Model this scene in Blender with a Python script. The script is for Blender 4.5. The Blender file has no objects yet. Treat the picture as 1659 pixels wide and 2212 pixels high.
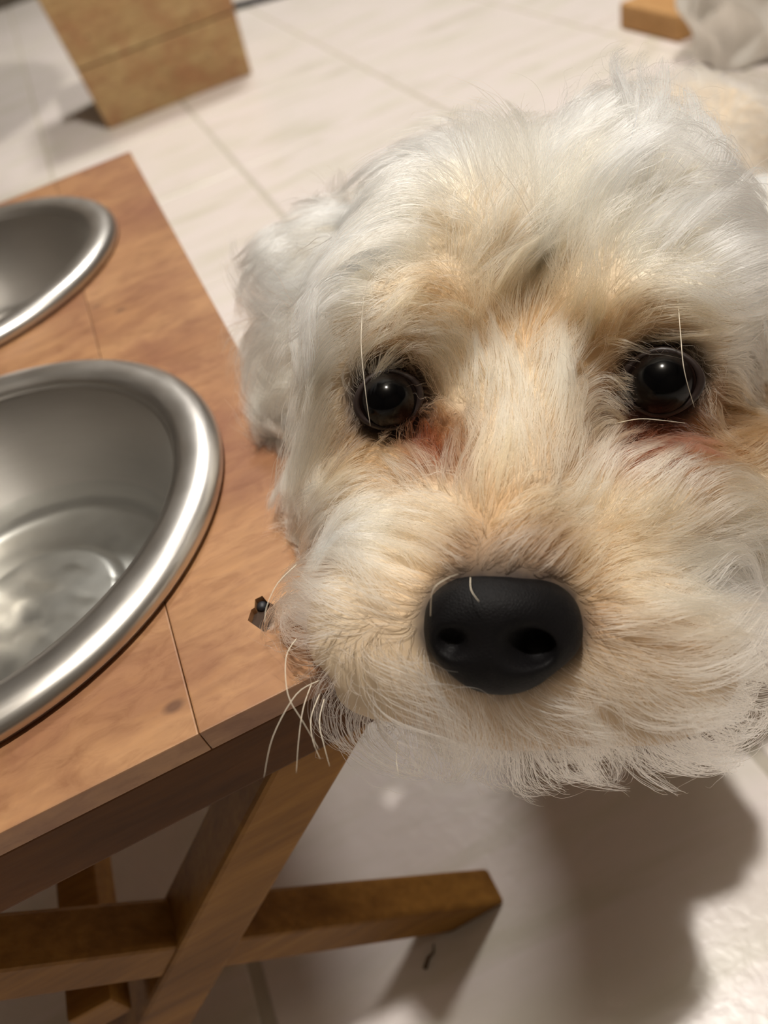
import bpy, bmesh, math, random
import numpy as np
from mathutils import Matrix, Vector
from mathutils.kdtree import KDTree

random.seed(7)
rng = np.random.default_rng(5)
S = bpy.context.scene
COL = S.collection

# ------------------------------------------------------------------ camera
F_PX, W_PX, H_PX = 1661.0, 1659, 2212
# rows: camera right, camera down, camera forward in world axes (solved from the tile joints)
R = np.array([[0.89579628, -0.37903614, -0.23212202],
              [-0.42822611, -0.59613982, -0.67914631],
              [0.11904382, 0.70777745, -0.696333]])
CAM = np.array([0.0, 0.0, 0.363])
cam_d = bpy.data.cameras.new('camera')
cam = bpy.data.objects.new('camera', cam_d)
COL.objects.link(cam)
M = Matrix.Identity(4)
for i in range(3):
    M[i][0], M[i][1], M[i][2], M[i][3] = R[0, i], -R[1, i], -R[2, i], CAM[i]
cam.matrix_world = M
cam_d.sensor_width = 36.0
cam_d.lens = F_PX / H_PX * 36.0
cam_d.clip_start = 0.01
cam_d.dof.use_dof = True
cam_d.dof.focus_distance = 0.186
cam_d.dof.aperture_fstop = 9.5
S.camera = cam

# ------------------------------------------------------------------ light, exposure
S.view_settings.view_transform = 'Standard'
S.view_settings.look = 'None'
S.view_settings.gamma = 1.0
S.view_settings.use_curve_mapping = False
S.view_settings.exposure = 0.2
w = bpy.data.worlds.new('room_world')
S.world = w
w.use_nodes = True
w.node_tree.nodes['Background'].inputs[0].default_value = (1.0, 0.93, 0.84, 1)
w.node_tree.nodes['Background'].inputs[1].default_value = 0.02


def lamp(name, loc, power, radius, color):
    l = bpy.data.lights.new(name, 'POINT')
    l.energy = power
    l.shadow_soft_size = radius
    l.color = color
    o = bpy.data.objects.new(name, l)
    o.location = loc
    COL.objects.link(o)
    return o


lamp('ceiling_bulb', (0.28, 0.22, 2.25), 116, 0.042, (1.0, 0.955, 0.89))
al = bpy.data.lights.new('ceiling_panel', 'AREA')
al.shape = 'DISK'
al.size = 0.5
al.energy = 40
al.color = (1.0, 0.96, 0.90)
ao = bpy.data.objects.new('ceiling_panel', al)
ao.location = (0.75, 2.1, 2.38)
COL.objects.link(ao)
S.cycles.use_denoising = True
S.cycles.max_bounces = 9
S.cycles.adaptive_threshold = 0.04
S.cycles.diffuse_bounces = 4
S.cycles.glossy_bounces = 5
S.cycles.transmission_bounces = 10
S.cycles.transparent_max_bounces = 12


# ------------------------------------------------------------------ helpers
def srgb(r, g, b):
    def f(c):
        c /= 255.0
        return c / 12.92 if c <= 0.04045 else ((c + 0.055) / 1.055) ** 2.4
    return (f(r), f(g), f(b), 1.0)


class NT:
    def __init__(self, name, rough=0.5, metal=0.0, spec=0.5):
        self.m = bpy.data.materials.new(name)
        self.m.use_nodes = True
        self.t = self.m.node_tree
        self.b = self.t.nodes['Principled BSDF']
        self.out = self.t.nodes['Material Output']
        self.b.inputs['Roughness'].default_value = rough
        self.b.inputs['Metallic'].default_value = metal
        self.b.inputs['Specular IOR Level'].default_value = spec

    def n(self, kind, **kw):
        nd = self.t.nodes.new(kind)
        for k, v in kw.items():
            if k in nd.inputs:
                nd.inputs[k].default_value = v
            else:
                setattr(nd, k, v)
        return nd

    def l(self, a, b):
        self.t.links.new(a, b)

    def coord(self, kind='Object', scale=(1, 1, 1), rot=(0, 0, 0), rnd=False):
        tc = self.n('ShaderNodeTexCoord')
        mp = self.n('ShaderNodeMapping')
        mp.inputs['Scale'].default_value = scale
        mp.inputs['Rotation'].default_value = rot
        self.l(tc.outputs[kind], mp.inputs['Vector'])
        if rnd:
            oi = self.n('ShaderNodeObjectInfo')
            mu = self.n('ShaderNodeMath', operation='MULTIPLY')
            mu.inputs[1].default_value = 37.0
            self.l(oi.outputs['Random'], mu.inputs[0])
            cx = self.n('ShaderNodeCombineXYZ')
            for i in range(3):
                self.l(mu.outputs[0], cx.inputs[i])
            self.l(cx.outputs[0], mp.inputs['Location'])
        return mp.outputs['Vector']

    def noise(self, vec, scale, detail=4.0, rough=0.55, dist=0.0):
        nd = self.n('ShaderNodeTexNoise')
        nd.inputs['Scale'].default_value = scale
        nd.inputs['Detail'].default_value = detail
        nd.inputs['Roughness'].default_value = rough
        nd.inputs['Distortion'].default_value = dist
        self.l(vec, nd.inputs['Vector'])
        return nd.outputs['Fac']

    def ramp(self, fac, stops):
        r = self.n('ShaderNodeValToRGB')
        e = r.color_ramp.elements
        while len(e) < len(stops):
            e.new(0.5)
        for k, (p, c) in zip(e, stops):
            k.position = p
            k.color = c
        self.l(fac, r.inputs[0])
        return r.outputs[0]

    def mix(self, fac, a, b, blend='MIX'):
        m = self.n('ShaderNodeMix', data_type='RGBA', blend_type=blend)
        for s, v in ((m.inputs[0], fac), (m.inputs[6], a), (m.inputs[7], b)):
            if hasattr(v, 'links'):
                self.l(v, s)
            else:
                s.default_value = v
        return m.outputs[2]

    def bump(self, h, strength=0.2, dist=0.001):
        bp = self.n('ShaderNodeBump')
        bp.inputs['Strength'].default_value = strength
        bp.inputs['Distance'].default_value = dist
        self.l(h, bp.inputs['Height'])
        self.l(bp.outputs[0], self.b.inputs['Normal'])


def plain(name, col, rough=0.5, metal=0.0, bump=None):
    t = NT(name, rough, metal)
    v = t.coord()
    f = t.noise(v, 40.0)
    c2 = tuple(x * 0.82 for x in col[:3]) + (1,)
    t.l(t.mix(f, c2, col), t.b.inputs['Base Color'])
    if bump:
        t.bump(t.noise(v, bump[0]), bump[1], bump[2])
    return t.m


def wood(name, light, dark, axis=0, rough=0.55, spots=None, stretch=9.0):
    t = NT(name, rough, 0.0, 0.5 if spots else 0.15)
    sc = [1.0 * stretch, 1.0 * stretch, 1.0 * stretch]
    sc[axis] = 1.0
    v = t.coord('Object', tuple(sc), rnd=True)
    g = t.noise(v, 6.0, 6, 0.6, 0.6)
    fine = t.noise(v, 42.0, 3, 0.6, 0.2)
    c = t.ramp(g, [(0.28, dark), (0.5, tuple(0.5 * (a + b) for a, b in zip(light, dark))), (0.7, light)])
    c = t.mix(t.ramp(fine, [(0.35, (0.72, 0.68, 0.62, 1)), (0.6, (1, 1, 1, 1))]), c, c, 'MIX')
    cm = t.mix(0.55, c, t.ramp(fine, [(0.3, (0.62, 0.56, 0.5, 1)), (0.62, (1, 1, 1, 1))]), 'MULTIPLY')
    if spots:
        vv = t.coord('Object')
        big = t.noise(vv, 22.0, 5, 0.6, 0.3)
        cm = t.mix(t.ramp(big, [(0.42, (0, 0, 0, 1)), (0.66, (0.9, 0.9, 0.9, 1))]), cm, spots)
    if spots:
        v3 = t.coord('Object', (2.2, 5.0, 5.0) if axis == 0 else (5, 5, 5))
        mott = t.noise(v3, 34.0, 4, 0.65, 0.8)
        cm = t.mix(0.6, cm, t.ramp(mott, [(0.34, (0.70, 0.60, 0.52, 1)), (0.52, (1, 1, 1, 1)), (0.72, (1.12, 1.10, 0.98, 1))]), 'MULTIPLY')
        vr = t.n('ShaderNodeTexVoronoi')
        vr.inputs['Scale'].default_value = 34.0
        t.l(t.coord('Object', (1.0, 1.6, 1.0)), vr.inputs['Vector'])
        cm = t.mix(t.ramp(vr.outputs['Distance'], [(0.06, (0.8, 0.8, 0.8, 1)), (0.13, (0, 0, 0, 1))]), cm, tuple(0.42 * q for q in spots[:3]) + (1,))
    t.l(cm, t.b.inputs['Base Color'])
    t.bump(fine, 0.25, 0.0006)
    return t.m


def link(o, parent=None):
    COL.objects.link(o)
    if parent is not None:
        o.parent = parent
    return o


def mesh_obj(name, verts, faces, mat, parent=None, smooth=False, loc=None):
    me = bpy.data.meshes.new(name)
    me.from_pydata([tuple(map(float, v)) for v in verts], [], [tuple(map(int, f)) for f in faces])
    me.update()
    if smooth:
        me.shade_smooth()
    if mat:
        me.materials.append(mat)
    o = bpy.data.objects.new(name, me)
    if loc is not None:
        o.location = loc
    return link(o, parent)


def bm_obj(name, bm, mat, parent=None, smooth=False, loc=None):
    me = bpy.data.meshes.new(name)
    bmesh.ops.recalc_face_normals(bm, faces=bm.faces)
    bm.to_mesh(me)
    bm.free()
    if smooth:
        me.shade_smooth()
    if mat:
        me.materials.append(mat)
    o = bpy.data.objects.new(name, me)
    if loc is not None:
        o.location = loc
    return link(o, parent)


def box_bm(x0, x1, y0, y1, z0, z1, bev=0.0, seg=2):
    bm = bmesh.new()
    bmesh.ops.create_cube(bm, size=1.0)
    for v in bm.verts:
        v.co = Vector(((x0 + x1) / 2 + v.co.x * (x1 - x0), (y0 + y1) / 2 + v.co.y * (y1 - y0),
                       (z0 + z1) / 2 + v.co.z * (z1 - z0)))
    if bev > 0:
        bmesh.ops.bevel(bm, geom=list(bm.edges), offset=bev, segments=seg, affect='EDGES', profile=0.6)
    return bm


def lathe(name, prof, seg, mat, parent=None, loc=None):
    vs, fs = [], []
    n = len(prof)
    for i in range(seg):
        a = 2 * math.pi * i / seg
        for r, z in prof:
            vs.append((r * math.cos(a), r * math.sin(a), z))
    for i in range(seg):
        j = (i + 1) % seg
        for k in range(n - 1):
            fs.append((i * n + k, j * n + k, j * n + k + 1, i * n + k + 1))
    bm = bmesh.new()
    bv = [bm.verts.new(v) for v in vs]
    for f in fs:
        bm.faces.new([bv[q] for q in f])
    bmesh.ops.remove_doubles(bm, verts=bm.verts, dist=1e-6)
    return bm_obj(name, bm, mat, parent, True, loc)


def tube_geo(pts, radii, sides=8):
    pts = [Vector(p) for p in pts]
    vs, fs = [], []
    n = len(pts)
    up = Vector((0.3, 0.2, 1)).normalized()
    for i, p in enumerate(pts):
        t = (pts[min(i + 1, n - 1)] - pts[max(i - 1, 0)]).normalized()
        a = t.cross(up)
        if a.length < 1e-4:
            a = t.cross(Vector((1, 0, 0)))
        a.normalize()
        b = t.cross(a)
        r = radii[i] if hasattr(radii, '__len__') else radii
        for k in range(sides):
            q = 2 * math.pi * k / sides
            vs.append(p + r * (math.cos(q) * a + math.sin(q) * b))
    for i in range(n - 1):
        for k in range(sides):
            k2 = (k + 1) % sides
            fs.append((i * sides + k, i * sides + k2, (i + 1) * sides + k2, (i + 1) * sides + k))
    fs.append(tuple(range(sides))[::-1])
    fs.append(tuple((n - 1) * sides + k for k in range(sides)))
    return vs, fs


def empty(name, loc, label, cat, group=None):
    o = bpy.data.objects.new(name, None)
    o.empty_display_size = 0.02
    o.location = loc
    COL.objects.link(o)
    tag(o, label, cat, group)
    return o


def tag(o, label, cat, group=None):
    o['label'] = label
    o['category'] = cat
    if group:
        o['group'] = group
    return o


def struct(o):
    o['kind'] = 'structure'
    return o


def apply_mods(o):
    dg = bpy.context.evaluated_depsgraph_get()
    dg.update()
    me = bpy.data.meshes.new_from_object(o.evaluated_get(dg))
    o.modifiers.clear()
    o.data = me


def P(px, py, d):
    """world point seen at pixel px,py, d metres in front of the lens"""
    c = np.array([(px - W_PX / 2) / F_PX * d, (py - H_PX / 2) / F_PX * d, d])
    return R.T @ c + CAM


# ------------------------------------------------------------------ materials
M_STANDTOP = wood('stand_top_wood', srgb(184, 140, 98), srgb(152, 106, 70), 0, 0.5, srgb(134, 88, 62), 4.0)
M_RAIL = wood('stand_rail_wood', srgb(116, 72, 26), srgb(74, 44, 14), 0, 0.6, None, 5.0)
M_STANDLEG = wood('stand_leg_wood', srgb(160, 114, 52), srgb(108, 70, 28), 0, 0.55, None, 7.0)
M_CRATE = wood('crate_wood', srgb(196, 168, 120), srgb(168, 132, 86), 0, 0.6, srgb(164, 120, 82), 9.0)
M_BLOCK = wood('block_wood', srgb(200, 158, 108), srgb(176, 132, 84), 1, 0.6)
M_DARKWOOD = plain('dark_wood', srgb(92, 70, 50), 0.6)
M_PLUG = plain('dark_plug_wood', srgb(62, 44, 30), 0.85)
M_BLACK = plain('black_rubber', srgb(38, 38, 42), 0.5)
M_GROUT = plain('grout', srgb(196, 188, 174), 0.9)
M_WALL = plain('wall_paint', srgb(84, 75, 64), 0.9)
M_CEIL = plain('ceiling_paint', srgb(128, 120, 108), 0.9)
M_TABLE = plain('table_grey', srgb(150, 140, 126), 0.6)


def tile_mat():
    t = NT('marble_tile', 0.32, 0.0, 0.5)
    v = t.coord('Object', (1.0, 4.5, 1.0), (0, 0, 0.06), rnd=True)
    a = t.noise(v, 5.0, 5, 0.55, 0.5)
    c = t.ramp(a, [(0.25, srgb(190, 182, 168)), (0.40, srgb(218, 211, 200)), (0.55, srgb(226, 216, 212)),
                   (0.72, srgb(206, 200, 184))])
    t.l(c, t.b.inputs['Base Color'])
    v2 = t.coord('Object', (1, 1, 1))
    h = t.noise(v2, 160.0, 3, 0.5, 0.4)
    t.bump(h, 0.25, 0.0010)
    return t.m


M_TILE = tile_mat()


def steel():
    t = NT('brushed_steel', 0.24, 1.0)
    v = t.coord('Object', (1, 1, 30))
    f = t.noise(v, 60.0, 3)
    t.l(t.ramp(f, [(0.3, (0.66, 0.635, 0.60, 1)), (0.7, (0.70, 0.675, 0.64, 1))]), t.b.inputs['Base Color'])
    t.l(t.ramp(f, [(0.3, (0.31, 0.31, 0.31, 1)), (0.7, (0.36, 0.36, 0.36, 1))]), t.b.inputs['Roughness'])
    return t.m


M_STEEL = steel()


def water_mat():
    t = NT('water_surface')
    tr = t.n('ShaderNodeBsdfTransparent')
    tr.inputs[0].default_value = (0.93, 0.95, 0.95, 1)
    gl = t.n('ShaderNodeBsdfGlossy')
    gl.inputs['Roughness'].default_value = 0.03
    fr = t.n('ShaderNodeFresnel')
    fr.inputs[0].default_value = 1.33
    mx = t.n('ShaderNodeMixShader')
    t.l(fr.outputs[0], mx.inputs[0])
    t.l(tr.outputs[0], mx.inputs[1])
    t.l(gl.outputs[0], mx.inputs[2])
    t.l(mx.outputs[0], t.out.inputs['Surface'])
    return t.m


M_WATER = water_mat()

# ------------------------------------------------------------------ room
X0, X1, Y0, Y1, ZC = -2.2, 2.6, -1.9, 3.4, 2.5
floor = struct(bm_obj('floor', box_bm(X0, X1, Y0, Y1, -0.05, -0.0012), M_GROUT))
XS = [-0.098 - 0.2695 * k for k in range(7, 0, -1)] + [-0.098, 0.149, 0.4185, 0.688] + [0.688 + 0.2695 * k for k in range(1, 8)]
YS = [-0.08 - 0.2905 * k for k in range(6, 0, -1)] + [-0.08, 0.5015, 0.792, 1.0825, 1.373] + [1.373 + 0.2905 * k for k in range(1, 8)]
tile_me = {}
for i in range(len(XS) - 1):
    for j in range(len(YS) - 1):
        sx, sy = round(XS[i + 1] - XS[i], 4), round(YS[j + 1] - YS[j], 4)
        lo = ((XS[i] + XS[i + 1]) / 2, (YS[j] + YS[j + 1]) / 2, 0)
        if (sx, sy) not in tile_me:
            o = bm_obj('tile', box_bm(-sx / 2 + 0.003, sx / 2 - 0.003, -sy / 2 + 0.0018, sy / 2 - 0.0018, -0.008, 0.0, 0.0010, 1), M_TILE, floor, False, lo)
            tile_me[(sx, sy)] = o.data
        else:
            o = bpy.data.objects.new('tile', tile_me[(sx, sy)])
            o.location = lo
            link(o, floor)
struct(bm_obj('wall_far', box_bm(X0, X1, Y1, Y1 + 0.1, 0, ZC), M_WALL))
struct(bm_obj('wall_near', box_bm(X0, X1, Y0 - 0.1, Y0, 0, ZC), M_WALL))
struct(bm_obj('wall_left', box_bm(X0 - 0.1, X0, Y0, Y1, 0, ZC), M_WALL))
struct(bm_obj('wall_right', box_bm(X1, X1 + 0.1, Y0, Y1, 0, ZC), M_WALL))
struct(bm_obj('ceiling', box_bm(X0, X1, Y0, Y1, ZC, ZC + 0.1), M_CEIL))

# ------------------------------------------------------------------ bowl stand
SB = (-0.1035, 0.333, 0.0)
stand = empty('bowl_stand', SB, 'worn wooden feeding stand with crossed legs holding two steel bowls', 'stand')
bx0, bx1, by0, by1, zt = -0.219, 0.0119, 0.1125, 0.555, 0.213
NB = (-0.098, 0.2265, 0.0915)
FB = (-0.105, 0.4415, 0.0925)
HOLE = (-0.0158, 0.1375)


def rel(bm):
    bmesh.ops.translate(bm, verts=bm.verts, vec=(-SB[0], -SB[1], -SB[2]))
    return bm


def cut(o, cutter):
    m = o.modifiers.new('cut', 'BOOLEAN')
    m.object = cutter
    m.solver = 'EXACT'


cutters = []
for (cx, cy, r) in (NB, FB):
    bm = bmesh.new()
    bmesh.ops.create_cone(bm, cap_ends=True, segments=72, radius1=r - 0.006, radius2=r - 0.006, depth=0.1)
    bmesh.ops.translate(bm, verts=bm.verts, vec=(cx - SB[0], cy - SB[1], zt))
    c = bm_obj('cutter', bm, None)
    c.location = SB
    cutters.append(c)
hx, hy = HOLE
diamond = [(-0.0042, 0.0005), (-0.0024, 0.0034), (-0.0014, 0.0036), (-0.0005, 0.0062), (0.0016, 0.0062), (0.0022, 0.0036),
           (0.0040, 0.0008), (0.0012, -0.0052), (-0.0012, -0.0058)]
vs = [(hx + a - SB[0], hy + b - SB[1], zt + 0.01) for a, b in diamond] + [(hx + a - SB[0], hy + b - SB[1], zt - 0.006) for a, b in diamond]
nd = len(diamond)
fs = [tuple(range(nd)), tuple(range(2 * nd - 1, nd - 1, -1))] + [(i, i + nd, (i + 1) % nd + nd, (i + 1) % nd) for i in range(nd)]
hc = mesh_obj('cutter', vs, fs, None)
bm = bmesh.new(); bm.from_mesh(hc.data); bmesh.ops.recalc_face_normals(bm, faces=bm.faces); bm.to_mesh(hc.data); bm.free()
hc.location = SB
cutters.append(hc)
joints = [bx0, -0.0395, bx1]
for k in range(2):
    a, b = joints[k], joints[k + 1]
    bm = box_bm(a + (0.0001 if k else 0), b - (0.0001 if k < 1 else 0), by0, by1, zt - 0.008, zt, 0.0004, 2)
    o = bm_obj('plank', rel(bm), M_STANDTOP, stand)
    for c in cutters:
        cut(o, c)
    apply_mods(o)
for c in cutters:
    bpy.data.objects.remove(c)
pv = [(hx + 0.98 * a - SB[0], hy + 0.98 * b - SB[1], zt - 0.0022) for a, b in diamond] + [(hx + 0.98 * a - SB[0], hy + 0.98 * b - SB[1], zt - 0.0075) for a, b in diamond]
mesh_obj('plug', pv, [tuple(range(nd))[::-1], tuple(range(nd, 2 * nd))] + [(i, (i + 1) % nd, (i + 1) % nd + nd, i + nd) for i in range(nd)], M_PLUG, stand)
lathe('screw_head', [(0.0, -0.0021), (0.0014, -0.0021), (0.0016, -0.0016), (0.0010, -0.0008), (0.0, -0.0006)], 14, M_BLACK, stand, (hx + 0.0004 - SB[0], hy + 0.0044 - SB[1], zt))
# front and rear rails below the planks
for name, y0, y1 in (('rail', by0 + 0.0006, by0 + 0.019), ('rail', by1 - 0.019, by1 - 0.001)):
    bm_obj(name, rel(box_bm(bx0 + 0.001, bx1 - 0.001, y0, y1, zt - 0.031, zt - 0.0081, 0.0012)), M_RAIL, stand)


def leg_bm(p_lo, p_hi, width, y0, y1, trim):
    """square bar in the XZ plane from p_lo up to p_hi, feet cut level with the floor"""
    d = Vector((p_hi[0] - p_lo[0], p_hi[1] - p_lo[1]))
    d.normalize()
    n = Vector((-d.y, d.x)) * (width / 2)
    ks = []
    for s in (1, -1):
        q = Vector(p_lo) + s * n
        ks.append(q - d * (q.y / d.y))
    for s in (-1, 1):
        q = Vector(p_hi) + s * n
        ks.append(q - d * ((q.y - p_hi[1]) / d.y))
    pts = [(p.x, p.y) for p in ks]
    bm = bmesh.new()
    a = [bm.verts.new((x, y0, z)) for x, z in pts]
    b = [bm.verts.new((x, y1, z)) for x, z in pts]
    bm.faces.new(a)
    bm.faces.new(b[::-1])
    for i in range(4):
        j = (i + 1) % 4
        bm.faces.new((a[i], b[i], b[j], a[j]))
    bmesh.ops.recalc_face_normals(bm, faces=bm.faces)
    bmesh.ops.bevel(bm, geom=list(bm.edges), offset=0.0018, segments=2, affect='EDGES', profile=0.6)
    return rel(bm)


for (y0, y1) in ((0.115, 0.135), (0.533, 0.553)):
    bm_obj('leg', leg_bm((-0.1715, 0), (-0.0145, 0.183), 0.0228, y0, y1, 0), M_STANDLEG, stand)
    bm_obj('leg', leg_bm((0.0012, 0), (-0.166, 0.183), 0.0195, y0 + 0.001, y1 - 0.002, 0), M_STANDLEG, stand)
bm_obj('stretcher', rel(box_bm(-0.134, -0.1185, 0.117, 0.55, 0.084, 0.1, 0.0015)), M_STANDLEG, stand)


def bowl(cx, cy, R_, label):
    o = empty('steel_bowl', (cx, cy, zt), label, 'bowl', None)
    prof = [(0.0, -0.0425), (0.030, -0.0425), (0.0330, -0.0432), (0.0345, -0.0455), (0.037, -0.0470), (0.0555, -0.0468), (0.0595, -0.0452),
            (0.0615, -0.0415), (0.0640, -0.033), (R_ - 0.0230, -0.016), (R_ - 0.0190, -0.003), (R_ - 0.0172, 0.0025), (R_ - 0.0165, 0.0042)]
    in_o = lathe('basin', prof, 96, M_STEEL, o)
    so = in_o.modifiers.new('sol', 'SOLIDIFY')
    so.thickness = 0.0008
    so.offset = 1
    apply_mods(in_o)
    in_o.data.shade_smooth()
    rim = [(R_ - 0.0165, 0.0042), (R_ - 0.0150, 0.0058), (R_ - 0.0115, 0.0070), (R_ - 0.007, 0.0072), (R_ - 0.0032, 0.0064),
           (R_ - 0.0008, 0.0046), (R_, 0.0026), (R_ - 0.0006, 0.0008), (R_ - 0.0020, 0.0005), (R_ - 0.0045, 0.0014), (R_ - 0.0140, 0.0032), (R_ - 0.0165, 0.0042)]
    lathe('rim', rim, 128, M_STEEL, o)
    return o


bowl(NB[0], NB[1], NB[2], 'steel bowl holding shallow water, nearer of the two in the stand')
bowl(FB[0], FB[1], FB[2], 'empty looking steel bowl, farther of the two in the stand')
# water in the nearer bowl
n_r, n_a = 26, 72
vs, fs = [(0, 0, 0)], []
for i in range(1, n_r + 1):
    r = 0.0630 * i / n_r
    for k in range(n_a):
        a = 2 * math.pi * k / n_a
        x, y = r * math.cos(a), r * math.sin(a)
        fall = 1 - (i / n_r) ** 4
        z = 0.00035 * fall * (math.sin(x * 330 + 1.3 * math.sin(y * 210)) + math.sin(y * 290 - 40 * x + 1) + 0.8 * math.sin((x + y) * 420 + 2))
        vs.append((x, y, z))
for k in range(n_a):
    fs.append((0, 1 + k, 1 + (k + 1) % n_a))
for i in range(n_r - 1):
    for k in range(n_a):
        k2 = (k + 1) % n_a
        fs.append((1 + i * n_a + k, 1 + (i + 1) * n_a + k, 1 + (i + 1) * n_a + k2, 1 + i * n_a + k2))
wo = mesh_obj('water', vs, fs, M_WATER, None, True, (NB[0], NB[1], zt - 0.0355))
tag(wo, 'shallow clear rippled water lying in the nearer steel bowl', 'water')

# ------------------------------------------------------------------ things on the floor behind
CB = (0.15, 1.62, 0.0)
crate = empty('wooden_crate', CB, 'pale wooden box standing on the tiles behind the bowl stand', 'box')


def quad_board(name, xs0, xs1, z0, z1, y0, y1, mat, parent, base, bev=0.003):
    bm = bmesh.new()
    v = [bm.verts.new((x - base[0], y - base[1], z - base[2])) for y in (y0, y1) for (x, z) in ((xs0[0], z0), (xs0[1], z0), (xs1[1], z1), (xs1[0], z1))]
    for f in ((0, 1, 2, 3), (7, 6, 5, 4), (0, 4, 5, 1), (1, 5, 6, 2), (2, 6, 7, 3), (3, 7, 4, 0)):
        bm.faces.new([v[i] for i in f])
    bmesh.ops.recalc_face_normals(bm, faces=bm.faces)
    bmesh.ops.bevel(bm, geom=list(bm.edges), offset=bev, segments=2, affect='EDGES', profile=0.6)
    return bm_obj(name, bm, mat, parent)


def xl(z): return 0.0157 - 0.075 * z
def xr(z): return 0.283 + 0.06 * z


HC = 0.25
for z0, z1 in ((0.0, 0.0945), (0.096, HC)):
    quad_board('front_board', (xl(z0), xr(z0)), (xl(z1), xr(z1)), z0, z1, 1.5, 1.522, M_CRATE, crate, CB)
    quad_board('back_board', (xl(z0), xr(z0)), (xl(z1), xr(z1)), z0, z1, 1.70, 1.722, M_CRATE, crate, CB)
quad_board('side_panel', (xl(0) - 0.0, xl(0) + 0.02), (xl(HC), xl(HC) + 0.02), 0.0, HC, 1.524, 1.698, M_CRATE, crate, CB)
quad_board('side_panel', (xr(0) - 0.02, xr(0)), (xr(HC) - 0.02, xr(HC)), 0.0, HC, 1.524, 1.698, M_CRATE, crate, CB)
quad_board('lid', (xl(HC) - 0.01, xr(HC) + 0.01), (xl(HC) - 0.01, xr(HC) + 0.01), HC + 0.0005, HC + 0.02, 1.49, 1.73, M_CRATE, crate, CB)

BB = (0.79, 0.985, 0.0)
block = empty('wooden_platform', BB, 'low light brown wooden plinth on the tiles beside the white bag', 'plinth')
bm = box_bm(0.706, 0.885, 0.905, 1.03, 0, 0.032, 0.005, 3)
bmesh.ops.translate(bm, verts=bm.verts, vec=(-BB[0], -BB[1], 0))
bm_obj('base', bm, M_BLOCK, block)
bm = box_bm(0.755, 0.835, 0.935, 0.995, 0.0322, 0.12, 0.005, 3)
bmesh.ops.translate(bm, verts=bm.verts, vec=(-BB[0], -BB[1], 0))
bm_obj('post', bm, M_DARKWOOD, block)

pts = []
for i in range(24):
    t = i / 23
    x = 0.30 + t * 0.75
    pts.append((x, 2.093 - 0.62 * (x - 0.30) + 0.012 * math.sin(5 * t), 0.0072))
v_, f_ = tube_geo(pts, 0.0068, 10)
o = mesh_obj('power_cable', v_, f_, M_BLACK, None, True)
tag(o, 'black cable lying on the tiles behind the wooden box', 'cable')

# unseen table added left of frame so its top throws the soft grey shadow
TB = (-0.28, 1.49, 0.0)
tb = empty('shadow_table', TB, 'unseen grey pedestal table added past the left edge to shade the tiles', 'table')
bm = bmesh.new()
bmesh.ops.create_cone(bm, cap_ends=True, segments=64, radius1=0.355, radius2=0.355, depth=0.024)
bmesh.ops.translate(bm, verts=bm.verts, vec=(0, 0, 0.71))
bm_obj('tabletop', bm, M_TABLE, tb)
lathe('pedestal', [(0.0, 0.0), (0.07, 0.0), (0.072, 0.02), (0.04, 0.03), (0.022, 0.06), (0.02, 0.5), (0.026, 0.66), (0.09, 0.6975), (0.0, 0.6975)], 40, M_TABLE, tb)

# white crumpled bag
def bag():
    t = NT('white_plastic', 0.22, 0.0, 0.5)
    t.b.inputs['Base Color'].default_value = srgb(236, 232, 224)
    t.b.inputs['Subsurface Weight'].default_value = 0.0
    bm = bmesh.new()
    bmesh.ops.create_icosphere(bm, subdivisions=6, radius=1.0)
    nz = []
    r2 = random.Random(5)
    dirs = []
    for _ in range(14):
        d = Vector((r2.gauss(0, 1), r2.gauss(0, 1), r2.gauss(0, 0.5))).normalized()
        dirs.append((d, r2.uniform(1.5, 4.0), r2.uniform(0, 6.28), r2.uniform(0.5, 1)))
    for v in bm.verts:
        p = v.co.copy()
        h = 0
        for d, f, ph, a in dirs:
            s = math.sin(f * p.dot(d) + ph + 1.1 * p.z)
            h += a * (1 - abs(s)) ** 2 / f
        k = 0.62 + 0.26 * h
        q = p * k
        z = q.z
        v.co = Vector((q.x * 0.125, q.y * 0.085, max(0.0, 0.085 + z * 0.13)))
    o = bm_obj('plastic_bag', bm, t.m, None, True, (0.752, 0.80, 0.0005))
    tag(o, 'white crumpled plastic bag slumped on the tiles behind the dog', 'bag')


bag()
v_, f_ = tube_geo([(-0.0285, 0.1085, 0.0012), (-0.0255, 0.1115, 0.0014), (-0.0225, 0.1125, 0.0013), (-0.0210, 0.1155, 0.0010)], [0.0009, 0.0008, 0.0005, 0.0003], 6)
o = mesh_obj('crumb', v_, f_, M_DARKWOOD, None, True)
tag(o, 'tiny dark crumb on the shaded tile beneath the stand leg tip', 'crumb')

# ------------------------------------------------------------------ the dog
def cc(px, py, d):   # pixel + depth -> camera axes (right, down, forward)
    return np.array([(px - W_PX / 2) / F_PX * d, (py - H_PX / 2) / F_PX * d, d])


def wc(x, y, z):     # world -> camera axes
    return R @ (np.array([x, y, z]) - CAM)


def ell(c, r): return ('e', np.asarray(c, float), np.asarray(r if hasattr(r, '__len__') else (r, r, r), float))
def cone(a, b, ra, rb): return ('c', np.asarray(a, float), np.asarray(b, float), ra, rb)


def prim_d(p, q):
    if q[0] == 'e':
        v = p - q[1]
        k0 = np.sqrt(((v / q[2]) ** 2).sum(-1))
        k1 = np.sqrt(((v / q[2] ** 2) ** 2).sum(-1)) + 1e-9
        return k0 * (k0 - 1.0) / k1
    a, b, ra, rb = q[1:]
    ab = b - a
    t = np.clip(((p - a) @ ab) / (ab @ ab), 0, 1)
    return np.sqrt(((p - a - t[..., None] * ab) ** 2).sum(-1)) - (ra + (rb - ra) * t)


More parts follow.
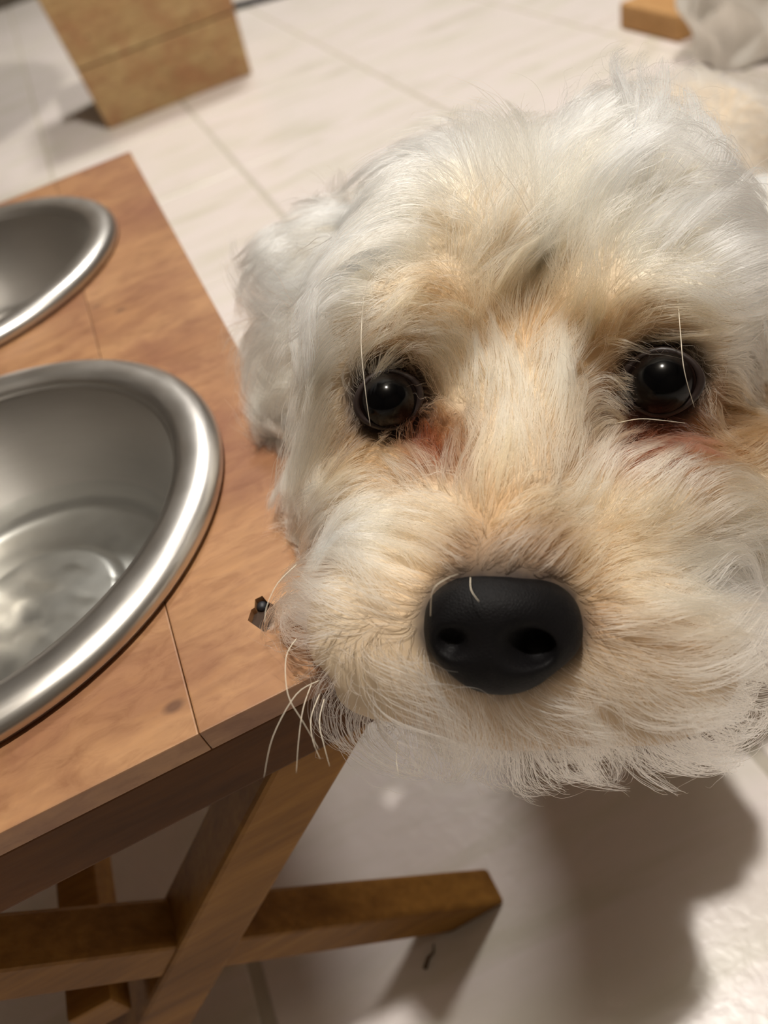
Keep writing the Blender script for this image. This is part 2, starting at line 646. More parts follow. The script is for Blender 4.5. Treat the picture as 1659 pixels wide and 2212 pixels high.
def smin(a, b, k):
    h = np.clip(0.5 + 0.5 * (b - a) / k, 0, 1)
    return b * (1 - h) + a * h - k * h * (1 - h)


EYE_L, EYE_R, EYE_RAD = cc(838, 862, 0.1960), cc(1428, 824, 0.1940), 0.0098
CH = np.array([0.155, 0.265, 0.135])
HP = np.array([0.300, 0.380, 0.124])
hd = (HP - CH) / np.linalg.norm(HP - CH)
sd = np.array([hd[1], -hd[0], 0.0])
HEAD = [
    (ell(cc(1180, 720, 0.247), (0.052, 0.051, 0.047)), 0.01),
    (ell(cc(985, 590, 0.2265), (0.0265, 0.030, 0.035)), 0.005),
    (ell(cc(1310, 560, 0.2265), (0.033, 0.033, 0.036)), 0.005),
    (ell(cc(890, 690, 0.204), (0.022, 0.0165, 0.018)), 0.008),
    (ell(cc(1400, 655, 0.202), (0.025, 0.0165, 0.018)), 0.008),
    (ell(cc(1105, 1330, 0.190), (0.034, 0.025, 0.025)), 0.012),
    (ell(cc(854, 1365, 0.188), (0.0220, 0.0215, 0.020)), 0.010),
    (ell(cc(1375, 1410, 0.188), (0.024, 0.022, 0.021)), 0.010),
    (ell(cc(1115, 1485, 0.194), (0.026, 0.015, 0.018)), 0.010),
    (ell(cc(890, 1120, 0.198), (0.019, 0.015, 0.017)), 0.010),
    (ell(cc(1390, 1100, 0.196), (0.022, 0.016, 0.018)), 0.010),
    (ell(cc(842, 858, 0.2065), 0.0165), 0.008),
    (ell(cc(1428, 824, 0.2045), 0.0165), 0.008),
    (cone(cc(1118, 860, 0.208), cc(1085, 1235, 0.1725), 0.019, 0.0125), 0.010),
    (ell(cc(830, 1080, 0.222), (0.022, 0.026, 0.026)), 0.012),
    (ell(cc(1530, 1090, 0.222), (0.028, 0.028, 0.026)), 0.012),
    (cone(cc(725, 600, 0.252), cc(700, 850, 0.250), 0.017, 0.013), 0.012),
    (cone(cc(1600, 560, 0.252), cc(1690, 900, 0.255), 0.018, 0.016), 0.012),
    (cone(cc(1200, 760, 0.27), wc(*CH), 0.045, 0.055), 0.03),
]
BODY = [(cone(wc(*CH), wc(*HP), 0.058, 0.062), 0.03),
        (ell(wc(*(CH + [0, 0, -0.025] - hd * 0.01)), 0.048), 0.03)]
for s in (-1, 1):
    f0 = CH + sd * 0.032 * s + np.array([0, 0, -0.03])
    f1 = CH + sd * 0.034 * s - hd * 0.012; f1[2] = 0.062
    f2 = f1 + hd * 0.004; f2[2] = 0.016
    BODY += [(cone(wc(*f0), wc(*f1), 0.024, 0.0145), 0.012), (cone(wc(*f1), wc(*f2), 0.0145, 0.0125), 0.006),
             (cone(wc(*(f2 - [0, 0, 0.003])), wc(*(f2 - hd * 0.014 - [0, 0, 0.004])), 0.0125, 0.0115), 0.006)]
    h0 = HP + sd * 0.032 * s + np.array([0, 0, -0.02])
    h1 = h0 - hd * 0.022; h1[2] = 0.082
    h2 = h0 + hd * 0.032; h2[2] = 0.05
    h3 = h0 + hd * 0.022; h3[2] = 0.015
    BODY += [(cone(wc(*h0), wc(*h1), 0.034, 0.022), 0.015), (cone(wc(*h1), wc(*h2), 0.02, 0.0125), 0.008),
             (cone(wc(*h2), wc(*h3), 0.0125, 0.0115), 0.006), (cone(wc(*(h3)), wc(*(h3 - hd * 0.02)), 0.0125, 0.012), 0.006)]
t0 = HP + hd * 0.045 + np.array([0, 0, 0.03])
t1 = t0 + hd * 0.035 - np.array([0, 0, 0.02])
t2 = t1 + hd * 0.015 - np.array([0, 0, 0.04])
BODY += [(cone(wc(*t0), wc(*t1), 0.014, 0.012), 0.01), (cone(wc(*t1), wc(*t2), 0.012, 0.008), 0.008)]
ALL = HEAD + BODY


def sdf(p):
    d = None
    for q, k in ALL:
        e = prim_d(p, q)
        d = e if d is None else smin(d, e, k)
    for c in (EYE_L, EYE_R):   # eye sockets
        e = np.sqrt(((p - c - np.array([0, 0, -0.0035])) ** 2).sum(-1)) - 0.0102
        d = -smin(-d, e, 0.004)
    # the chin and cheek lie over the stand's top without entering it
    q = p @ R + CAM
    e = np.maximum(np.maximum(q[..., 0] - bx1, by0 - q[..., 1]), q[..., 2] - zt) - 0.0025
    return -smin(-d, e, 0.002)


def grad(p, e=0.0006):
    ks = np.array([[1, -1, -1], [-1, -1, 1], [-1, 1, -1], [1, 1, 1]], float)
    g = sum(k * sdf(p + k * e)[:, None] for k in ks)
    return g / (np.linalg.norm(g, axis=1, keepdims=True) + 1e-9)


def surface_net(f, lo, hi, h):
    n = np.ceil((hi - lo) / h).astype(int) + 1
    ax = [lo[i] + h * np.arange(n[i]) for i in range(3)]
    val = np.empty(n)
    yy, zz = np.meshgrid(ax[1], ax[2], indexing='ij')
    for i0_ in range(n[0]):
        val[i0_] = f(np.stack([np.full_like(yy, ax[0][i0_]), yy, zz], -1).reshape(-1, 3)).reshape(n[1], n[2])
    ins = val < 0
    acc = np.zeros(tuple(n - 1) + (3,)); cnt = np.zeros(tuple(n - 1))
    def corner(a, i, j, k): return a[i:n[0] - 1 + i, j:n[1] - 1 + j, k:n[2] - 1 + k]
    for axis in range(3):
        for u in (0, 1):
            for v in (0, 1):
                o0 = [u, v]; o0.insert(axis, 0); o1 = [u, v]; o1.insert(axis, 1)
                a, b = corner(val, *o0), corner(val, *o1)
                m = (a < 0) != (b < 0)
                t = np.where(m, a / np.where(m, a - b, 1), 0)
                pt = np.zeros(a.shape + (3,))
                for q in range(3):
                    pt[..., q] = o0[q]
                pt[..., axis] += t
                acc += pt * m[..., None]; cnt += m
    act = cnt > 0
    idx = -np.ones(act.shape, int)
    ii = np.argwhere(act)
    idx[act] = np.arange(len(ii))
    verts = lo + h * (ii + acc[act] / cnt[act][:, None])
    quads = []
    for axis in range(3):
        sl0 = [slice(None)] * 3; sl1 = [slice(None)] * 3
        sl0[axis] = slice(0, -1); sl1[axis] = slice(1, None)
        m = ins[tuple(sl0)] != ins[tuple(sl1)]
        e = np.argwhere(m)
        b, c = [q for q in range(3) if q != axis]
        ok = (e[:, b] > 0) & (e[:, c] > 0) & (e[:, b] < n[b] - 1) & (e[:, c] < n[c] - 1)
        e = e[ok]
        def g(db, dc):
            q = e.copy(); q[:, b] += db; q[:, c] += dc
            return idx[q[:, 0], q[:, 1], q[:, 2]]
        qd = np.stack([g(-1, -1), g(0, -1), g(0, 0), g(-1, 0)], 1)
        flip = ins[e[:, 0], e[:, 1], e[:, 2]]
        if axis == 1:
            flip = ~flip
        qd[~flip] = qd[~flip][:, ::-1]
        quads.append(qd)
    return verts, np.concatenate(quads)


def to_world(p): return p @ R + CAM


DOG0 = np.array([CH[0], CH[1], 0.0])
prs = np.array([to_world(x) for q, _ in ALL for x in ([q[1]] if q[0] == 'e' else [q[1], q[2]])])
lo_w, hi_w = prs.min(0) - 0.075, prs.max(0) + 0.075
dv, dq = surface_net(lambda p: sdf((p - CAM) @ R.T), lo_w, hi_w, 0.0032)


dog = mesh_obj('dog', dv - DOG0, dq, None, None, True, DOG0)
tag(dog, 'fluffy cream white puppy with black nose looking up beside the bowl stand', 'dog')

# ---- nose
NOSE = [(ell(cc(1083, 1318, 0.1650), (0.0158, 0.0085, 0.0105)), 0.003),
        (ell(cc(1080, 1400, 0.1650), (0.0128, 0.0098, 0.0098)), 0.004),
        (ell(cc(985, 1365, 0.1650), (0.0068, 0.0072, 0.0080)), 0.003),
        (ell(cc(1178, 1362, 0.1650), (0.0078, 0.0078, 0.0085)), 0.003)]


def nose_sdf(p):
    d = None
    for q, k in NOSE:
        e = prim_d(p, q)
        d = e if d is None else smin(d, e, k)
    for q, k in ((cone(cc(994, 1402, 0.1535), cc(972, 1390, 0.1585), 0.0042, 0.0030), 0.002),
                 (cone(cc(1130, 1410, 0.1530), cc(1160, 1396, 0.1585), 0.0050, 0.0036), 0.002),
                 (cone(cc(1066, 1435, 0.1535), cc(1076, 1512, 0.158), 0.0009, 0.0014), 0.0012)):
        d = -smin(-d, prim_d(p, q), k)
    return d


npx = np.array([q[1] for q, _ in NOSE])
nv, nq = surface_net(nose_sdf, npx.min(0) - 0.019, npx.max(0) + 0.019, 0.0006)
t = NT('nose_leather', 0.58, 0.0, 0.14)
v = t.coord()
vo = t.n('ShaderNodeTexVoronoi', feature='DISTANCE_TO_EDGE')
vo.inputs['Scale'].default_value = 1300.0
t.l(v, vo.inputs['Vector'])
t.l(t.mix(t.noise(v, 120), srgb(10, 9, 10), srgb(20, 18, 19)), t.b.inputs['Base Color'])
t.bump(t.ramp(vo.outputs['Distance'], [(0.0, (0, 0, 0, 1)), (0.25, (1, 1, 1, 1))]), 0.25, 0.0002)
nose = mesh_obj('nose', to_world(nv) - DOG0, nq, t.m, dog, True)
nose['label'] = 'black leathery nose with two open nostrils'
bm = bmesh.new(); bm.from_mesh(nose.data); bmesh.ops.recalc_face_normals(bm, faces=bm.faces); bm.to_mesh(nose.data); bm.free()
nose.data.shade_smooth()

# ---- eyes
t = NT('eye_ball', 0.14, 0.0, 0.22)
tc = t.n('ShaderNodeTexCoord')
sx = t.n('ShaderNodeSeparateXYZ')
t.l(tc.outputs['Object'], sx.inputs[0])
dv2 = t.n('ShaderNodeMath', operation='DIVIDE'); dv2.inputs[1].default_value = EYE_RAD
t.l(sx.outputs[2], dv2.inputs[0])
t.l(t.ramp(dv2.outputs[0], [(0.50, srgb(40, 26, 20)), (0.60, srgb(14, 10, 9)), (0.72, srgb(24, 17, 14)), (0.80, srgb(5, 5, 6))]), t.b.inputs['Base Color'])
t.b.inputs['Coat Roughness'].default_value = 0.02
M_EYE = t.m
M_LID = plain('eyelid_skin', srgb(46, 34, 30), 0.45)
for c, look, es in ((EYE_L, cc(880, 940, 0.10), 0.84), (EYE_R, cc(1390, 920, 0.10), 0.95)):
    cw = to_world(c)
    fw = Vector(to_world(look) - cw).normalized()
    bm = bmesh.new()
    bmesh.ops.create_uvsphere(bm, u_segments=40, v_segments=28, radius=EYE_RAD)
    for v in bm.verts:
        if v.co.z > 0.0068:   # corneal bulge
            v.co *= 1 + 0.05 * (v.co.z - 0.0068) / 0.003
    e = bm_obj('eye', bm, M_EYE, dog, True, Vector(cw - DOG0))
    e.rotation_euler = fw.to_track_quat('Z', 'Y').to_euler()
    e.scale = (es, es, 1.0)
    e['label'] = 'dark brown glossy eye with black lid rim'
    vs, fs = [], []
    na, nb = 40, 10
    for i in range(na):
        a = 2 * math.pi * i / na
        for k in range(nb):
            b = 2 * math.pi * k / nb
            rr = 0.0088 + 0.0010 * math.cos(b)
            q = 1 + 0.10 * math.cos(2 * a)
            vs.append((rr * q * math.cos(a), rr * math.sin(a) * 0.94, 0.0046 + 0.0009 * math.sin(b)))
    for i in range(na):
        for k in range(nb):
            fs.append((i * nb + k, ((i + 1) % na) * nb + k, ((i + 1) % na) * nb + (k + 1) % nb, i * nb + (k + 1) % nb))
    mesh_obj('eyelid', vs, fs, M_LID, e, True)

# ---- fur
W_, C_, T_, D_, R_c, K_ = [np.array(srgb(*c)[:3]) for c in
                           ((243, 236, 219), (225, 204, 174), (194, 161, 122), (156, 117, 80), (130, 72, 50), (66, 56, 54))]
A = [  # px, py, dx, dy, lift, length cm, colour
    (1085, 1205, 0, -1, .35, .6, .5 * K_ + .5 * D_), (1000, 1225, -.4, -.9, .3, .5, .35 * K_ + .65 * D_), (1180, 1225, .4, -.9, .3, .5, .35 * K_ + .65 * D_),
    (930, 1260, -.7, -.6, .3, .8, T_), (1250, 1270, .8, -.5, .3, .9, T_),
    (890, 1350, -1, .15, .35, 1.1, T_), (1270, 1360, 1, .05, .35, 1.2, D_),
    (940, 1460, -.7, .7, .3, 1.0, T_), (1010, 1510, -.3, 1, .25, .6, .5 * K_ + .5 * T_), (1085, 1530, 0, 1, .25, .6, .6 * K_ + .4 * T_), (1160, 1505, .5, .9, .25, .8, .4 * K_ + .6 * T_),
    (1230, 1450, .9, .5, .3, 1.3, T_),
    (1085, 1110, 0, -1, .35, 1.1, T_), (1090, 960, 0, -1, .35, 1.3, C_), (1095, 820, .0, -1, .3, 1.5, C_),
    (920, 1090, -.45, -.9, .55, 1.5, C_), (800, 1130, -.85, -.4, .5, 1.6, W_), (880, 1200, -.85, -.4, .4, 1.4, C_),
    (1290, 1080, .55, -.85, .5, 1.6, C_), (1430, 1080, .95, -.35, .5, 1.9, C_), (1300, 1200, .8, -.4, .4, 1.6, T_),
    (720, 1300, -.9, .4, .4, 1.6, C_), (690, 1450, -.7, .75, .4, 2.0, C_), (820, 1400, -.85, .5, .4, 1.9, .5 * D_ + .5 * T_), (850, 1560, -.25, 1, .3, 1.6, D_),
    (980, 1590, -.1, 1, .3, 1.5, D_), (760, 1510, -.6, .85, .35, 1.7, D_), (900, 1500, -.4, 1, .3, 1.4, D_), (1240, 1540, .6, .85, .3, 1.7, D_), (1060, 1575, 0, 1, .3, 1.4, D_),
    (1390, 1240, 1, .05, .4, 1.9, C_), (1450, 1400, .95, .3, .4, 2.3, D_), (1400, 1540, .8, .6, .4, 2.3, D_), (1300, 1620, .55, .85, .3, 2.0, D_),
    (1580, 1280, 1, .05, .4, 2, W_), (1600, 1480, .85, .5, .4, 2.2, T_), (1150, 1620, .1, 1, .3, 1.5, D_), (1500, 1650, .7, .7, .35, 2, D_),
    (910, 955, -.5, -.5, .2, .6, R_c), (890, 935, -.5, -.2, .15, .4, R_c), (940, 950, .2, -.8, .2, .5, R_c), (1350, 930, .4, -.2, .2, .5, R_c), (1400, 945, .8, -.2, .2, .6, R_c), (960, 930, -.2, -.9, .25, .8, D_), (850, 985, -.7, -.3, .25, .9, T_), (790, 960, -.8, .5, .3, 1.2, T_),
    (1370, 930, .6, -.2, .2, .7, R_c), (1310, 930, .3, -.7, .25, .8, T_), (1440, 960, .9, -.1, .25, .9, R_c), (1520, 950, .9, .3, .3, 1.2, D_),
    (1000, 850, -.15, -1, .35, 1.5, C_), (1200, 850, .2, -1, .35, 1.5, C_), (950, 770, -.45, -.9, .3, 1.8, C_), (1270, 770, .3, -1, .35, 2, T_),
    (1060, 680, -.15, -1, .4, 2.4, T_), (1120, 680, .15, -1, .4, 2.4, T_),
    (1040, 560, -.35, -.95, .45, 3.8, C_), (960, 490, -.85, -.5, .4, 3.6, C_), (850, 520, -1, -.02, .35, 3.4, W_), (750, 600, -.9, .5, .3, 3.4, W_),
    (850, 640, -.95, .3, .4, 2.6, C_), (950, 640, -.8, -.3, .4, 2.6, T_), (880, 740, -.95, .3, .3, 1.7, T_), (845, 785, -.35, .9, .3, 0.9, T_), (1430, 742, .45, .85, .3, 0.9, T_), (905, 850, -.9, .1, .25, 0.8, D_), (1345, 830, .95, .1, .25, 0.9, D_),
    (720, 740, -.9, .45, .4, 3.0, C_), (690, 880, -.9, .45, .45, 3.2, C_), (620, 960, -.9, .4, .45, 3.2, W_), (600, 640, -.95, -.1, .5, 3.2, W_), (680, 1050, -.7, .75, .4, 2.2, C_),
    (770, 880, -.7, .7, .3, 1.8, T_),
    (950, 350, -.6, -.8, .4, 2.3, W_), (1100, 300, -.1, -1, .5, 2.5, W_), (1250, 280, .2, -1, .55, 2.7, W_), (800, 440, -1, .2, .35, 2.3, W_), (860, 400, -.9, -.2, .35, 2.2, W_),
    (1090, 420, -.1, -1, .5, 3, C_),
    (1150, 550, .35, -.95, .45, 3.8, C_), (1230, 430, .55, -.85, .45, 3.4, W_), (1350, 400, .7, -.7, .5, 3, W_), (1500, 420, .85, -.5, .5, 3, W_),
    (1300, 600, .5, -.85, .45, 2.8, C_), (1400, 540, .85, -.5, .5, 2.8, W_), (1500, 600, 1, .1, .4, 2.8, W_), (1620, 600, 1, .25, .4, 2.8, W_),
    (1330, 700, .45, -.85, .3, 2, T_), (1430, 700, .95, -.1, .3, 1.9, T_), (1550, 730, 1, .15, .3, 2.4, C_), (1620, 850, .8, .6, .3, 2, D_),
    (1570, 960, .8, .6, .3, 1.6, D_), (1640, 1080, .7, .7, .4, 2.2, C_),
]
AP = np.array([[a[0], a[1]] for a in A], float)
AD = np.array([[a[2], a[3]] for a in A], float)
AD /= np.linalg.norm(AD, axis=1, keepdims=True)
AV = np.array([[a[4], a[5] / 100.0, *a[6]] for a in A])
HEAD_C = cc(1160, 800, 0.235)
hd_c, dn_c = R @ hd, R @ np.array([0, 0, -1.0])


def field(p):
    px = np.stack([p[:, 0] / p[:, 2] * F_PX + W_PX / 2, p[:, 1] / p[:, 2] * F_PX + H_PX / 2], 1)
    out_d = np.empty((len(p), 2)); out_v = np.empty((len(p), AV.shape[1]))
    for s in range(0, len(p), 20000):
        d2 = ((px[s:s + 20000, None, :] - AP[None]) ** 2).sum(-1)
        wgt = 1.0 / (d2 + 28.0 ** 2) ** 2.0
        wgt /= wgt.sum(1, keepdims=True)
        out_d[s:s + 20000] = wgt @ AD
        out_v[s:s + 20000] = wgt @ AV
    return out_d, out_v


def body_w(p):   # 0 on the head, 1 on the body
    return np.clip((np.linalg.norm(p - HEAD_C, axis=1) - 0.088) / 0.03, 0, 1)


def flow3(p):
    d2, v = field(p)
    f = np.concatenate([d2, np.zeros((len(p), 1))], 1)
    b = body_w(p)[:, None]
    bd = 0.7 * hd_c + 0.7 * dn_c
    return f * (1 - b) + bd * b, v


def sample(n_pts, want):
    tri = np.concatenate([dq[:, [0, 1, 2]], dq[:, [0, 2, 3]]])
    vc = (dv - CAM) @ R.T
    a, b, c = vc[tri[:, 0]], vc[tri[:, 1]], vc[tri[:, 2]]
    ar = 0.5 * np.linalg.norm(np.cross(b - a, c - a), axis=1)
    cen = (a + b + c) / 3
    ar *= want(cen)
    k = rng.choice(len(tri), n_pts, p=ar / ar.sum())
    u, v = rng.random(n_pts), rng.random(n_pts)
    f = u + v > 1
    u[f], v[f] = 1 - u[f], 1 - v[f]
    return a[k] + u[:, None] * (b[k] - a[k]) + v[:, None] * (c[k] - a[k])


N_FUR, NPT = 175000, 10


def skin_mat():
    t = NT('dog_skin', 0.75)
    av = t.n('ShaderNodeAttribute')
    av.attribute_name = 'coat'
    v = t.coord()
    t.l(t.mix(0.25, av.outputs['Color'], t.ramp(t.noise(v, 60.0), [(0.3, (0.55, 0.45, 0.36, 1)), (0.7, (1, 1, 1, 1))]), 'MULTIPLY'), t.b.inputs['Base Color'])
    return t.m


vcam = (dv - CAM) @ R.T
_, vv_ = flow3(vcam)
bb_ = body_w(vcam)[:, None]
vcol = vv_[:, 2:5] * (1 - bb_) + C_ * bb_
dk = np.maximum(np.clip(1.2 - nose_sdf(vcam) / 0.0035, 0, 1),
                np.clip(1.2 - (np.minimum(np.linalg.norm(vcam - EYE_L, axis=1), np.linalg.norm(vcam - EYE_R, axis=1)) - 0.0095) / 0.004, 0, 1))[:, None]
vcol = vcol * (1 - 0.9 * dk) + 0.9 * dk * K_ * 0.7
dca = dog.data.attributes.new('coat', 'FLOAT_COLOR', 'POINT')
dca.data.foreach_set('color', np.ascontiguousarray(np.concatenate([vcol, np.ones((len(vcol), 1))], 1), dtype=np.float32).ravel())
dog.data.materials.append(skin_mat())

root = sample(N_FUR, lambda c: 1.0 - 0.75 * body_w(c))
for _ in range(2):
    root -= sdf(root)[:, None] * grad(root)
fl, fv = flow3(root)
bw = body_w(root)
lens = fv[:, 1] * (1 - bw) + 0.026 * bw
eyed0 = np.minimum(np.linalg.norm(root - EYE_L, axis=1), np.linalg.norm(root - EYE_R, axis=1))
colr = fv[:, 2:5] * (1 - bw[:, None]) + (0.75 * W_ + 0.25 * C_) * bw[:, None]
lift = fv[:, 0] * (1 - bw) + 0.45 * bw
kk = np.clip(1.1 - (eyed0 - 0.0092) / 0.0030, 0, 0.8)[:, None]
colr = colr * (1 - kk) + K_ * kk
# bare skin: eyes, nose pad
keep = np.ones(N_FUR, bool)
eye_d = np.minimum(np.linalg.norm(root - EYE_L, axis=1), np.linalg.norm(root - EYE_R, axis=1))
keep &= np.minimum(np.linalg.norm(root - EYE_L, axis=1) / 0.88, np.linalg.norm(root - EYE_R, axis=1) / 0.97) > 0.0100
keep &= nose_sdf(root) > 0.0006
wr = to_world(root)
keep &= wr[:, 2] > 0.006
root, fl, fv, bw, lens, colr, lift, eye_d = [x[keep] for x in (root, fl, fv, bw, lens, colr, lift, eye_d)]
n = len(root)
lens = lens * (0.75 + 0.4 * rng.random(n)) * np.clip((eye_d - 0.007) / 0.012, 0.35, 1.0)

# clump guides, two levels
def nearest(idx):
    kd = KDTree(len(idx))
    for i, q in enumerate(idx):
        kd.insert(root[q], i)
    kd.balance()
    return np.array([idx[kd.find(r)[1]] for r in root])


g_small = rng.choice(n, n // 22, replace=False)
g_big = rng.choice(n, n // 420, replace=False)
cl_small, cl_big = nearest(g_small), nearest(g_big)
ph = rng.random(n) * 6.283
tw = rng.normal(0, 1, n)
phase = ph[cl_big] + 0.35 * ph[cl_small]
tous = np.zeros(n)
for _k in range(5):
    kv = rng.normal(0, 1, 3); kv /= np.linalg.norm(kv)
    tous += np.sin((root @ kv) * rng.uniform(180, 420) + rng.uniform(0, 6.28))
tous *= 0.20 * np.clip((lens - 0.008) / 0.012, 0, 1.2)
swirl = tous + 0.42 * tw[cl_big] + 0.16 * tw[cl_small] + 0.08 * tw
dl = (0.8 + 0.35 * rng.random(n))[cl_small] * (0.85 + 0.4 * rng.random(n))[cl_big]
lens *= dl

nrm = grad(root)
d = fl - (fl * nrm).sum(1, keepdims=True) * nrm
d /= np.linalg.norm(d, axis=1, keepdims=True) + 1e-6
side = np.cross(nrm, d)
d = np.cos(swirl)[:, None] * d + np.sin(swirl)[:, None] * side
l0 = np.clip(lift + 0.10 * tw[cl_small] + 0.16 * tw[cl_big] + 0.2, 0.15, 0.9)[:, None]
cur = d * (1 - l0) + nrm * l0
cur /= np.linalg.norm(cur, axis=1, keepdims=True)
pts = np.empty((n, NPT, 3))
p = root - nrm * 0.0008
pts[:, 0] = p
step = (lens / (NPT - 1))[:, None]
for i in range(1, NPT):
    t_ = i / (NPT - 1)
    p = p + cur * step
    f2, _ = flow3(p)
    g2 = grad(p)
    dd = sdf(p)
    low = np.clip((0.0012 + 0.0035 * t_ - dd), 0, None)
    p = p + g2 * (low * 0.7)[:, None]
    ft = f2 - (f2 * g2).sum(1, keepdims=True) * g2
    ft /= np.linalg.norm(ft, axis=1, keepdims=True) + 1e-6
    sd2 = np.cross(g2, ft)
    sw = swirl * (1 - 0.3 * t_) + 0.9 * np.sin(phase + 4.6 * t_) * t_ * np.clip(lens / 0.025, 0.3, 1.2)
    tgt = np.cos(sw)[:, None] * ft + np.sin(sw)[:, None] * sd2
    tgt = tgt + g2 * ((lift - 0.25) * (1 - 1.5 * t_))[:, None]
    tgt /= np.linalg.norm(tgt, axis=1, keepdims=True) + 1e-6
    cur = 0.62 * cur + 0.38 * tgt
    cur /= np.linalg.norm(cur, axis=1, keepdims=True) + 1e-6
    pts[:, i] = p
tt = np.linspace(0, 1, NPT)
free = (rng.random(n) < 0.10)
for cl, amt, pw in ((cl_big, 0.62, 1.1), (cl_small, 0.72, 1.1)):
    k = (amt * tt ** pw)[None, :] * np.where(free, 0.15, 1.0)[:, None]
    gp = pts[cl]
    reach = np.linalg.norm(gp[:, 0] - pts[:, 0], axis=1)
    k = k * np.clip(1.6 - reach / 0.012, 0, 1)[:, None]
    off = 0.12 * (pts[:, :1] - gp[:, :1])
    pts = pts * (1 - k[..., None]) + (gp + off) * k[..., None]
fz = rng.normal(0, 1, (n, NPT, 3)) * (0.00022 * tt)[None, :, None] * np.where(free, 2.6, 1.0)[:, None, None]
pts += np.cumsum(fz, axis=1)
# keep the eyes and nose pad clear of hair
bad = np.zeros(n, bool)
for c, look in ((EYE_L, cc(880, 940, 0.10)), (EYE_R, cc(1390, 920, 0.10))):
    ax = (look - c) / np.linalg.norm(look - c)
    v = pts - c
    al_ = v @ ax
    rad = np.linalg.norm(v - al_[..., None] * ax, axis=-1)
    bad |= ((al_ > 0) & (al_ < 0.04) & (rad < 0.0052) & (v[..., 1] > -0.0035)).any(1)
bad |= (nose_sdf(pts[:, 1:].reshape(-1, 3)).reshape(n, -1) < 0.0002).any(1)
nc = cc(1085, 1372, 0.160)   # no strand hangs across the face of the nose pad
nv_ = (pts - nc) / np.array([0.0135, 0.0100, 0.02])
bad |= ((nv_ ** 2).sum(-1) < 1).any(1)
# nothing under the floor or through the stand's top
pw_ = to_world(pts.reshape(-1, 3)).reshape(n, NPT, 3)
bad |= (pw_[..., 2] < 0.001).any(1)
deep = (pw_[..., 0] < bx1) & (pw_[..., 1] > by0) & (pw_[..., 2] < zt - 0.006)
bad |= deep.sum(1) > 3
over = (pw_[..., 0] < bx1 + 0.001) & (pw_[..., 1] > by0 - 0.002) & (pw_[..., 2] < zt + 0.0012)
bad |= over[:, 0]
pw_[..., 2] = np.where(over, zt + 0.0012 + 0.0008 * rng.random(over.shape), pw_[..., 2])
ok = ~bad
pw_, colr, lens2, fr = pw_[ok], colr[ok], lens[ok], free[ok]
n = len(pw_)
hc_ = bpy.data.hair_curves.new('fur')
hc_.add_curves([NPT] * n)
hc_.attributes['position'].data.foreach_set('vector', np.ascontiguousarray(pw_ - DOG0, dtype=np.float32).ravel())
ra = hc_.attributes.new('radius', 'FLOAT', 'POINT')
base_r = 0.000056 * (0.7 + 0.5 * rng.random(n)) * np.where(rng.random(n) < 0.06, 1.8, 1.0)
rr = base_r[:, None] * (1.0 - 0.8 * tt ** 2.2)[None, :]
ra.data.foreach_set('value', np.ascontiguousarray(rr, dtype=np.float32).ravel())
ca = hc_.attributes.new('coat', 'FLOAT_COLOR', 'CURVE')
jit = (1 + 0.10 * rng.normal(0, 1, (n, 1)))
cc4 = np.concatenate([np.clip(colr * jit, 0.01, 0.96), np.ones((n, 1))], 1)
ca.data.foreach_set('color', np.ascontiguousarray(cc4, dtype=np.float32).ravel())
hm = bpy.data.materials.new('fur')
hm.use_nodes = True
ht = hm.node_tree
ht.nodes.clear()
ho = ht.nodes.new('ShaderNodeOutputMaterial')
hb = ht.nodes.new('ShaderNodeBsdfHairPrincipled')
hb.parametrization = 'COLOR'
at = ht.nodes.new('ShaderNodeAttribute')
at.attribute_name = 'coat'
ht.links.new(at.outputs['Color'], hb.inputs['Color'])
hb.inputs['Roughness'].default_value = 0.45
hb.inputs['Radial Roughness'].default_value = 0.6
hb.inputs['Coat'].default_value = 0.0
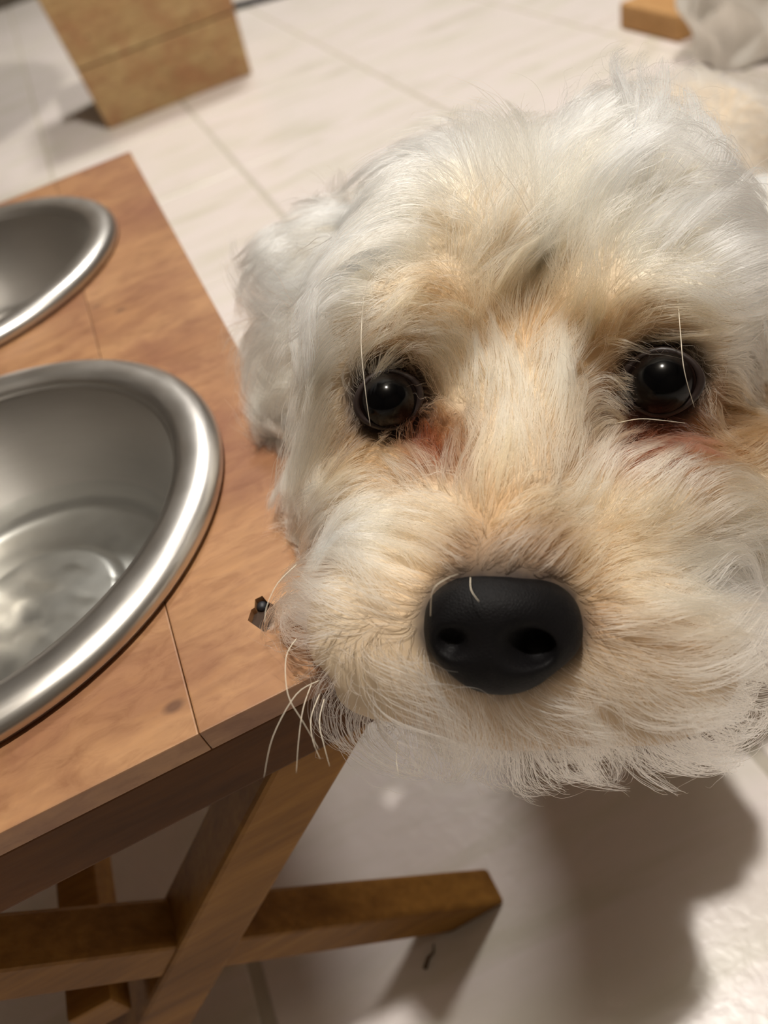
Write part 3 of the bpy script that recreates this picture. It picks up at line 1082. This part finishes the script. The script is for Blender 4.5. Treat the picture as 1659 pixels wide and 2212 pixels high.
ht.links.new(hb.outputs[0], ho.inputs['Surface'])
hc_.materials.append(hm)
fur = bpy.data.objects.new('fur', hc_)
link(fur, dog)
fur['kind'] = 'stuff'
print('fur strands', n)

# ---- long single whiskers
M_WHISK = plain('whisker_white', srgb(238, 226, 204), 0.4)
WH = [((640, 1380, .172), (618, 1420, .166), (622, 1500, .160), (655, 1560, .158), (690, 1620, .158)),
      ((690, 1470, .170), (640, 1500, .162), (590, 1590, .158), (570, 1680, .157)),
      ((672, 1480, .170), (655, 1530, .163), (645, 1600, .160), (640, 1670, .159)),
      ((690, 1500, .170), (672, 1550, .164), (676, 1600, .161), (692, 1640, .160)),
      ((700, 1510, .170), (690, 1560, .165), (700, 1610, .162), (712, 1655, .161)),
      ((640, 1220, .178), (600, 1260, .170), (576, 1310, .166), (572, 1345, .164)),
      ((786, 640, .188), (780, 740, .180), (790, 850, .176), (800, 920, .177)),
      ((1462, 620, .186), (1470, 720, .178), (1478, 800, .174), (1500, 880, .176)),
      ((1330, 915, .185), (1380, 905, .179), (1430, 908, .177), (1480, 914, .178)),
      ((930, 1330, .160), (935, 1275, .1555), (965, 1250, .156), (990, 1240, .158)),
      ((1016, 1248, .160), (1018, 1275, .1535), (1035, 1300, .152)),
      ((860, 1600, .176), (856, 1640, .172), (862, 1680, .171))]
for wpts in WH:
    cps = [Vector(P(*q)) for q in wpts]
    dense = []
    for i in range(len(cps) - 1):
        p0, p1, p2, p3 = cps[max(i - 1, 0)], cps[i], cps[i + 1], cps[min(i + 2, len(cps) - 1)]
        for k in range(5):
            s = k / 5
            dense.append(0.5 * ((2 * p1) + (p2 - p0) * s + (2 * p0 - 5 * p1 + 4 * p2 - p3) * s * s + (3 * p1 - p0 - 3 * p2 + p3) * s ** 3))
    dense.append(cps[-1])
    m = len(dense)
    v_, f_ = tube_geo([q - Vector(DOG0) for q in dense], [0.00013 * (1 - 0.7 * i / m) for i in range(m)], 5)
    mesh_obj('whisker', v_, f_, M_WHISK, dog, True)
